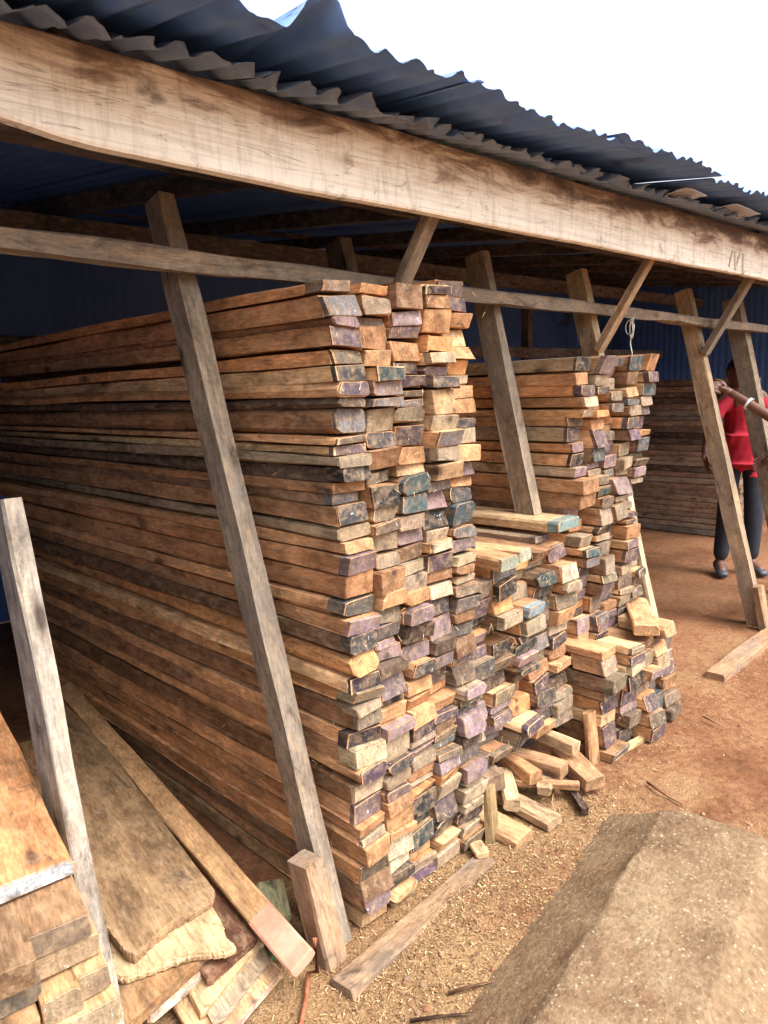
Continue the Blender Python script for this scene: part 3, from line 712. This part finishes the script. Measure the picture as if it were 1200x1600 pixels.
scrap(3.55, 1.24, zlow(3.55, 1.24)+.020, .30, .10, .02, 2, 'longer white plastic scrap near the right end of the eave')

# ------------------------------------------------------------------ people
def skinned(joints, edges, root, lv=2):
    """joints {name:(pos, radius or (rx,ry))} -> evaluated mesh object (temporary)"""
    names = list(joints); me = bpy.data.meshes.new('tmp')
    me.from_pydata([joints[n][0] for n in names], [(names.index(a), names.index(b)) for a, b in edges], [])
    o = bpy.data.objects.new('tmp', me); col.objects.link(o)
    md = o.modifiers.new('skin', 'SKIN'); md.use_smooth_shade = True
    sv = me.skin_vertices[0].data
    for i, n in enumerate(names):
        r = joints[n][1]; sv[i].radius = (r, r) if not isinstance(r, tuple) else r
        sv[i].use_root = (n == root)
    sb = o.modifiers.new('sub', 'SUBSURF'); sb.levels = lv; sb.render_levels = lv
    dg = bpy.context.evaluated_depsgraph_get(); dg.update()
    ev = o.evaluated_get(dg); out = bpy.data.meshes.new_from_object(ev)
    bpy.data.objects.remove(o); return out
def head_mesh(c, M, s=1.0):
    bm = bmesh.new(); bmesh.ops.create_uvsphere(bm, u_segments=32, v_segments=24, radius=1)
    for v in bm.verts:
        x, y, z = v.co            # face looks along -y
        X, Y, Z = x*.074, y*.094, z*.112
        if z < -.1: X *= 1-.28*min(1, -z); Y *= 1-.12*min(1, -z)
        if y < 0:
            f = -y
            Y -= .020*math.exp(-(X/.011)**2-((Z+.014)/.017)**2)*f      # nose
            Y -= .008*math.exp(-(X/.010)**2-((Z-.008)/.022)**2)*f
            for sx_ in (-1, 1): Y += .010*math.exp(-((X-sx_*.031)/.014)**2-((Z-.012)/.009)**2)*f   # eye sockets
            Y -= .007*math.exp(-(X/.024)**2-((Z+.052)/.008)**2)*f      # lips
            Y += .006*math.exp(-(X/.022)**2-((Z+.052)/.0022)**2)*f
            Y -= .006*math.exp(-(X/.020)**2-((Z+.092)/.014)**2)*f      # chin
            Y -= .004*math.exp(-(X/.045)**2-((Z-.030)/.008)**2)*f      # brow
        for sx_ in (-1, 1):                                           # ears
            if x*sx_ > .9 and abs(Z) < .035 and abs(y) < .35: X += sx_*.012
        v.co = Vector((X*s, Y*s, Z*s))
    bmesh.ops.transform(bm, matrix=Matrix.Translation(c) @ M, verts=bm.verts)
    me = bpy.data.meshes.new('h'); bm.to_mesh(me); bm.free(); return me
def fuse(name, meshes, mat, voxel=.007, parent=None, smooth=3):
    bm = bmesh.new()
    for m_ in meshes: bm.from_mesh(m_)
    me = bpy.data.meshes.new(name); bm.to_mesh(me); bm.free()
    o = bpy.data.objects.new(name, me); col.objects.link(o)
    md = o.modifiers.new('r', 'REMESH'); md.mode = 'VOXEL'; md.voxel_size = voxel; md.use_smooth_shade = True
    if smooth: s_ = o.modifiers.new('s', 'SMOOTH'); s_.iterations = smooth; s_.factor = .5
    dg = bpy.context.evaluated_depsgraph_get(); dg.update()
    out = bpy.data.meshes.new_from_object(o.evaluated_get(dg)); out.name = name
    bpy.data.objects.remove(o)
    o = bpy.data.objects.new(name, out); col.objects.link(o); out.materials.clear(); out.materials.append(mat)
    for pl in out.polygons: pl.use_smooth = True
    if parent: o.parent = parent
    return o
def cloth(name, c1, c2):
    return plain(name, c1, c2, 14, .9, .004)
SKIN = plain('dark_skin', s2l(92, 60, 48), s2l(112, 76, 60), 9, .5, .0008)
CRIM = cloth('crimson_cloth', s2l(150, 18, 40), s2l(184, 30, 52)); ORNG = cloth('orange_red_cloth', s2l(196, 44, 22), s2l(212, 58, 30))
DARKC = cloth('dark_trouser', s2l(30, 34, 44), s2l(44, 48, 58)); NAVY = cloth('navy_trouser', s2l(34, 42, 52), s2l(46, 54, 62))
SHOE = plain('shoe_rubber', s2l(44, 48, 56), s2l(66, 70, 78), 20, .5); HAIR = plain('black_hair', s2l(20, 17, 16), s2l(30, 26, 24), 80, .9, .003)
WHITE = plain('white_cloth', s2l(216, 220, 220), s2l(230, 232, 232), 10, .8)
def V(*a): return Vector(a)
def hand_joints(wr, d, up, side, curl, sp=.021, base='h', ln=1.0, r=.0085, thumb=1):
    """palm plus five fingers; d = along the hand, up = back of the hand, curl = per finger bend (rad per joint)"""
    d = d.normalized(); up = (up-d*up.dot(d)).normalized(); s = d.cross(up)*side
    J = {}; E = []
    J['w'] = (wr, .026); J['p1'] = (wr+d*.04, (.036, .017)); J['w0'] = (wr-d*.03, .026)
    palm = skinned({**J, 'p2': (wr+d*.088, (.040, .013))}, [('w0', 'w'), ('w', 'p1'), ('p1', 'p2')], 'w', 2)
    out = [palm]
    for k in range(4):
        o_ = (k-1.5)*sp; b = wr+d*(.086-.004*abs(k-1.2))+s*o_
        segs = [(.040, .026, .020), (.044, .029, .021), (.041, .027, .020), (.032, .021, .018)][k]
        jj = {'a0': (b-d*.03, r*1.05), 'a': (b, r*1.1)}; ee = [('a0', 'a')]; p = b; dd = d.copy(); prev = 'a'
        for q, L_ in enumerate(segs):
            a_ = curl[k]*(.8 if q == 0 else 1.05)
            dd = (Matrix.Rotation(a_, 3, d.cross(up).normalized())@dd) if False else (dd*math.cos(a_)-(dd.cross(d.cross(up)).normalized() if False else _perp(dd, d.cross(up)))*math.sin(a_))
            p = p+dd*L_*ln; nm = 'j%d' % q; jj[nm] = (p.copy(), r*(1.0-.1*q)); ee.append((prev, nm)); prev = nm
        out.append(skinned(jj, ee, 'a0', 2))
    b = wr+d*.022-s*.020*thumb
    t1 = b+(d*.6-s*.8*thumb-up*.25).normalized()*.036; t2 = t1+(d*.85-s*.3*thumb-up*.45).normalized()*.032; t3 = t2+(d*.9-up*.55).normalized()*.024
    out.append(skinned({'a': (b, .014), 'b': (t1, .0115), 'c': (t2, .0100), 'd': (t3, .0085)}, [('a', 'b'), ('b', 'c'), ('c', 'd')], 'a', 2))
    return out
def _perp(dd, s):
    # direction of the back of the hand seen from the current phalanx
    return s.cross(dd).normalized() if True else None
def person(label, base, J, face_M, head_c, shirt_mat, sleeve, trouser_mat, hands, hair=True, extra=None):
    root = empty('person', base); tag(root, label, 'person')
    inv = Matrix.Translation(-Vector(base))
    core = ['pelvis', 'waist', 'chest', 'neck0', 'neck1', 'sl', 'sr', 'el', 'er', 'wl', 'wr', 'hl', 'hr', 'kl', 'kr', 'al', 'ar', 'tl', 'tr']
    E = [('pelvis', 'waist'), ('waist', 'chest'), ('chest', 'neck0'), ('neck0', 'neck1'), ('neck0', 'sl'), ('neck0', 'sr'), ('sl', 'el'), ('el', 'wl'), ('sr', 'er'), ('er', 'wr'),
         ('pelvis', 'hl'), ('pelvis', 'hr'), ('hl', 'kl'), ('kl', 'al'), ('hr', 'kr'), ('kr', 'ar'), ('al', 'tl'), ('ar', 'tr')]
    rad = dict(pelvis=.095, waist=.09, chest=.105, neck0=.06, neck1=.05, sl=.058, sr=.058, el=.040, er=.040, wl=.026, wr=.026, hl=.068, hr=.068, kl=.055, kr=.055, al=.036, ar=.036, tl=.032, tr=.032)
    body = skinned({n: (J[n], rad[n]) for n in core}, E, 'pelvis', 2)
    o = fuse('body', [body, head_mesh(head_c, face_M)]+hands, SKIN, .0055, None, 2); o.parent = root; o.matrix_parent_inverse = inv
    def part(name, js, es, rt, g, mat, vox=.009):
        s_ = skinned({n: (J[n] if n in J else js[n], g[n]) for n in js}, es, rt, 2)
        c = fuse(name, [s_], mat, vox, None, 2); c.parent = root; c.matrix_parent_inverse = inv; return c
    se = lambda a, b, f: Vector(J[a]).lerp(Vector(J[b]), f)
    J['ml'] = se('sl', 'el', sleeve); J['mr'] = se('sr', 'er', sleeve)
    J['hem'] = J['pelvis']+Vector((0, 0, -.06)); J['nk'] = se('neck0', 'neck1', .25)
    g = dict(hem=.176, pelvis=.166, waist=.140, chest=.148, neck0=(.09, .085), nk=(.066, .064), sl=.074, sr=.074, ml=.064, mr=.064)
    J['yl'] = se('sl', 'sr', .38); J['yr'] = se('sr', 'sl', .38)
    seg_ = [skinned({n: (J[n], g[n]) for n in ('hem', 'pelvis', 'waist', 'chest', 'neck0', 'nk')}, [('hem', 'pelvis'), ('pelvis', 'waist'), ('waist', 'chest'), ('chest', 'neck0'), ('neck0', 'nk')], 'pelvis', 2)]
    for q in 'lr':
        seg_.append(skinned({'y'+q: (J['y'+q], .085), 's'+q: (J['s'+q], .078), 'm'+q: (J['m'+q], .066)}, [('y'+q, 's'+q), ('s'+q, 'm'+q)], 's'+q, 2))
    sh_ = fuse('shirt', seg_, shirt_mat, .009, None, 5); sh_.parent = root; sh_.matrix_parent_inverse = inv
    J['al2'] = se('al', 'kl', .03); J['ar2'] = se('ar', 'kr', .03); J['wst'] = J['pelvis']+Vector((0, 0, .05))
    g = dict(wst=.115, pelvis=.120, hl=.080, hr=.080, kl=.075, kr=.075, al2=.058, ar2=.058)
    part('trousers', g, [('wst', 'pelvis'), ('pelvis', 'hl'), ('pelvis', 'hr'), ('hl', 'kl'), ('kl', 'al2'), ('hr', 'kr'), ('kr', 'ar2')], 'pelvis', g, trouser_mat)
    for s_ in 'lr':
        a, t = Vector(J['a'+s_]), Vector(J['t'+s_])
        js = {'h': (a+(a-t)*.35+V(0, 0, -.035), .044), 'a': (a+V(0, 0, -.01), .048), 'm': (a.lerp(t, .55)+V(0, 0, -.012), (.045, .036)), 't': (t+(t-a)*.25+V(0, 0, -.006), (.044, .026))}
        c = fuse('shoe', [skinned(js, [('h', 'a'), ('a', 'm'), ('m', 't')], 'a', 2)], SHOE, .007, None, 1); c.parent = root; c.matrix_parent_inverse = inv
    if hair:
        bm = bmesh.new(); bmesh.ops.create_uvsphere(bm, u_segments=28, v_segments=20, radius=1)
        for v in bm.verts:
            x, y, z = v.co; v.co = Vector((x*.080, y*.099+.004, z*.116+.004))
        bmesh.ops.delete(bm, geom=[v for v in bm.verts if v.co.z < .045+(-.09*(v.co.y/.1) if v.co.y > 0 else -v.co.y*.12)], context='VERTS')
        bmesh.ops.solidify(bm, geom=bm.faces[:], thickness=.006)
        bmesh.ops.transform(bm, matrix=Matrix.Translation(head_c) @ face_M, verts=bm.verts)
        me = bpy.data.meshes.new('hair'); bm.to_mesh(me); bm.free(); me.materials.append(HAIR)
        for p_ in me.polygons: p_.use_smooth = True
        h = bpy.data.objects.new('hair', me); col.objects.link(h); h.parent = root; h.matrix_parent_inverse = inv
    if extra: extra(root, inv)
    return root
# man in crimson, standing behind the post, arm hanging
def manB():
    bx, by = 5.78, 1.90; f = V(-.75, -.66, 0).normalized(); s = V(-f.y, f.x, 0)      # s = his right? (+s lies to the viewer's right)
    at = lambda fo, si, z: V(bx, by, z)+f*fo+s*si
    J = dict(pelvis=at(0, 0, .93), waist=at(.01, 0, 1.08), chest=at(.03, -.02, 1.27), neck0=at(.03, -.05, 1.39), neck1=at(.09, -.09, 1.44),
             sl=at(0, .12, 1.36), sr=at(.04, -.20, 1.34), el=at(-.03, .19, 1.11), er=at(.10, -.29, 1.12), wl=at(.05, .20, .90), wr=at(.20, -.35, .98),
             hl=at(0, .085, .87), hr=at(0, -.085, .87), kl=at(.02, .10, .48), kr=at(.04, -.11, .48), al=at(-.01, .11, .08), ar=at(.0, -.13, .08), tl=at(.13, .14, .035), tr=at(.14, -.16, .035))
    hands = hand_joints(J['wl'], V(0, 0, -1)+f*.2, s, 1, (.25, .3, .35, .4)) + hand_joints(J['wr'], V(0, 0, -1)+f*.35, -s, -1, (.2, .3, .3, .4))
    M = Matrix((s*-1, f*-1, V(0, 0, 1))).transposed().to_4x4()
    if M.determinant() < 0: M = Matrix((s, f*-1, V(0, 0, 1))).transposed().to_4x4()
    M = M @ Matrix.Rotation(R(24), 4, 'X')
    return person('person in a crimson shirt and dark trousers standing behind the leaning post', (bx, by, 0), J, M, at(.15, -.12, 1.53), CRIM, .75, DARKC, hands)
manB()
# person at the frame edge, hand on the post
def manA():
    bx, by = 4.97, 1.18; f = V(-.55, .83, 0).normalized(); s = V(-f.y, f.x, 0)
    at = lambda fo, si, z: V(bx, by, z)+f*fo+s*si
    hx, hy, hz = 4.655, 1.70, 1.445
    wr_ = V(hx+.045, hy-.055, hz-.03)
    J = dict(pelvis=at(0, 0, .93), waist=at(.01, 0, 1.08), chest=at(.02, 0, 1.28), neck0=at(.0, 0, 1.42), neck1=at(.03, 0, 1.49),
             sl=at(0, .17, 1.38), sr=at(0, -.17, 1.38), el=at(.20, .20, 1.16), er=at(.05, -.23, 1.13), wl=wr_, wr=at(.20, -.22, 1.0),
             hl=at(0, .085, .87), hr=at(0, -.085, .87), kl=at(.03, .10, .48), kr=at(.03, -.10, .48), al=at(0, .11, .08), ar=at(0, -.11, .08), tl=at(.14, .13, .035), tr=at(.14, -.13, .035))
    d = (V(hx-.01, hy-.0, hz+.03)-wr_)
    hands = hand_joints(J['wl'], V(-.72, .42, .3), V(-.35, -.9, .2), 1, (.55, .6, .62, .66), thumb=-1) + hand_joints(J['wr'], V(0, 0, -.6)+f, -s, -1, (.3, .4, .4, .4))
    M = Matrix((s*-1, f*-1, V(0, 0, 1))).transposed().to_4x4()
    if M.determinant() < 0: M = Matrix((s, f*-1, V(0, 0, 1))).transposed().to_4x4()
    def extra(root, inv):
        a, b = Vector(J['wl']), Vector(J['el']); c = a.lerp(b, .30); d_ = (b-a).normalized()
        u_ = d_.cross(V(0, 0, 1)).normalized(); v_ = d_.cross(u_)
        m_ = MB(); n_ = 24; vs = []
        for (o_, rr) in ((-.008, .0345), (.008, .036), (.008, .0385), (-.008, .037)):
            for i in range(n_): t = 2*math.pi*i/n_; vs.append(c+d_*o_+(u_*math.cos(t)+v_*math.sin(t))*rr)
        m_.add(vs, [(j*n_+i, j*n_+(i+1) % n_, ((j+1) % 4)*n_+(i+1) % n_, ((j+1) % 4)*n_+i) for j in range(4) for i in range(n_)], smooth=True)
        o = m_.build('wristband', WHITE, root); o.matrix_parent_inverse = inv
        e, s0 = Vector(J['el']), Vector(J['sl'])
        sl_ = skinned({'a': (e.lerp(a, .06), .062), 'b': (e, .064), 'c': (e.lerp(s0, .35), .066)}, [('a', 'b'), ('b', 'c')], 'b', 2)
        o = fuse('sleeve', [sl_], WHITE, .007, None, 1); o.parent = root; o.matrix_parent_inverse = inv
    return person('person in an orange red shirt with white sleeve gripping the leaning post with one hand', (bx, by, 0), J, M, at(.05, 0, 1.60), ORNG, .45, NAVY, hands, extra=extra)
manA()

# ------------------------------------------------------------------ shavings, chips and splinters
def flecks():
    rr = random.Random(21); m_ = MB()
    tints = [s2l(176, 142, 102), s2l(160, 124, 84), s2l(140, 104, 70), s2l(196, 168, 126), s2l(104, 76, 56)]
    def spot():
        q = rr.random()
        if q < .45: return rr.uniform(1.0, 2.3), min(1.40, rr.gauss(1.16, .13))
        if q < .60: return rr.uniform(2.2, 4.6), rr.gauss(1.15, .10)
        if q < .92: return rr.uniform(.55, 1.9), rr.uniform(.8, 1.35)
        return rr.uniform(.6, 5), rr.uniform(.3, 1.5)
    for _ in range(6500):
        x, y = spot(); z = gh(x, y)+.002; a = rr.uniform(0, 6.28); L_ = rr.uniform(.001, .0032)*rr.choice([1, 1, 1, 1, 2.5]); w_ = rr.uniform(.0006, .0018)
        d = V(math.cos(a), math.sin(a), rr.uniform(-.3, .4)); s = V(-math.sin(a), math.cos(a), rr.uniform(-.4, .4))
        c = V(x, y, z+rr.uniform(0, .002)); t_ = V(0, 0, .0012)
        vs = [c-d*L_-s*w_, c+d*L_-s*w_, c+d*L_+s*w_, c-d*L_+s*w_]; vs += [v+t_ for v in vs]
        m_.add(vs, [(3, 2, 1, 0), (4, 5, 6, 7), (0, 1, 5, 4), (1, 2, 6, 5), (2, 3, 7, 6), (3, 0, 4, 7)], tint=rr.choice(tints))
    for _ in range(1500):                 # curled strands
        x, y = spot(); z = gh(x, y)+.002; a = rr.uniform(0, 6.28); L_ = rr.uniform(.01, .04); b = rr.uniform(-1.2, 1.2); h = rr.uniform(.0, .012)
        pts = []
        for k in range(4):
            t = k/3; aa = a+b*t; pts.append(V(x+math.cos(aa)*L_*t, y+math.sin(aa)*L_*t, z+h*math.sin(t*3.1)))
        tube(m_, pts, [.0006, .0009, .0008, .0003], 3, rr.choice(tints))
    o = m_.build('wood_shavings', FLECK); tag(o, 'pale wood shavings and chips strewn over the earth before the stacks', 'shavings', kind='stuff')
def fleck_mat():
    m, nt, p = newmat('shaving'); ti = N(nt, 'ShaderNodeAttribute'); ti.attribute_name = 'tint'
    nt.links.new(ti.outputs['Color'], p.inputs['Base Color']); p.inputs['Roughness'].default_value = .85; return m
FLECK = fleck_mat(); flecks()
def splinters():
    rr = random.Random(4); m_ = MB(); tints = [s2l(226, 190, 136), s2l(206, 158, 100), s2l(236, 214, 170)]
    for _ in range(420):
        q = rr.random()
        if q < .5:   p = V(1.213+rr.uniform(-.002, .004), 1.40+abs(rr.gauss(0, .6)), rr.uniform(.05, 1.74))
        elif q < .75: p = V(rr.uniform(1.22, 1.8), 1.335+rr.uniform(-.02, .02), rr.uniform(.05, 1.76))
        elif q < .9: p = V(rr.uniform(1.9, 2.45), 1.40, rr.uniform(.2, .9))
        else: p = V(rr.uniform(2.52, 3.1), 1.24, rr.uniform(.05, .45))
        d = V(rr.uniform(-.7, .1), rr.uniform(-.6, .3), rr.uniform(-1, .7)).normalized(); L_ = rr.uniform(.008, .03)
        b = V(rr.uniform(-.3, .3), rr.uniform(-.3, .3), -.3)*L_
        tube(m_, [p, p+d*L_*.5+b*.2, p+d*L_+b*.6], [.0007, .0006, .0003], 3, rr.choice(tints))
    o = m_.build('wood_splinters', FLECK); tag(o, 'fine splinters and fibres sticking out of the sawn planks', 'splinters', kind='stuff')
splinters()
def pebbles():
    rr = random.Random(9); m_ = MB()
    for _ in range(170):
        x, y = (rr.uniform(.7, 2.2), rr.uniform(.85, 1.28)) if rr.random() < .5 else (rr.uniform(2.2, 5.5), rr.uniform(.5, 1.2) if rr.random() < .7 else rr.uniform(1.5, 2.2))
        if 2.2 < x < 4.3 and y > 1.2: continue
        r_ = rr.uniform(.003, .010); bm = bmesh.new(); bmesh.ops.create_icosphere(bm, subdivisions=2, radius=1)
        vs = [V(x, y, gh(x, y)+r_*.25)+V(v.co.x*r_, v.co.y*r_*rr2, v.co.z*r_*.6)*(1+.35*noise.noise(v.co*1.7+V(x*9, y*9, 0))) for rr2 in (rr.uniform(.6, 1),) for v in bm.verts]
        m_.add(vs, [tuple(v.index for v in f.verts) for f in bm.faces], tint=rr.choice([s2l(132, 88, 60), s2l(150, 116, 88), s2l(112, 74, 52), s2l(128, 104, 84)]), smooth=False); bm.free()
    o = m_.build('pebbles', FLECK); tag(o, 'small pebbles and clods of earth on the ground', 'pebbles', kind='stuff')
pebbles()
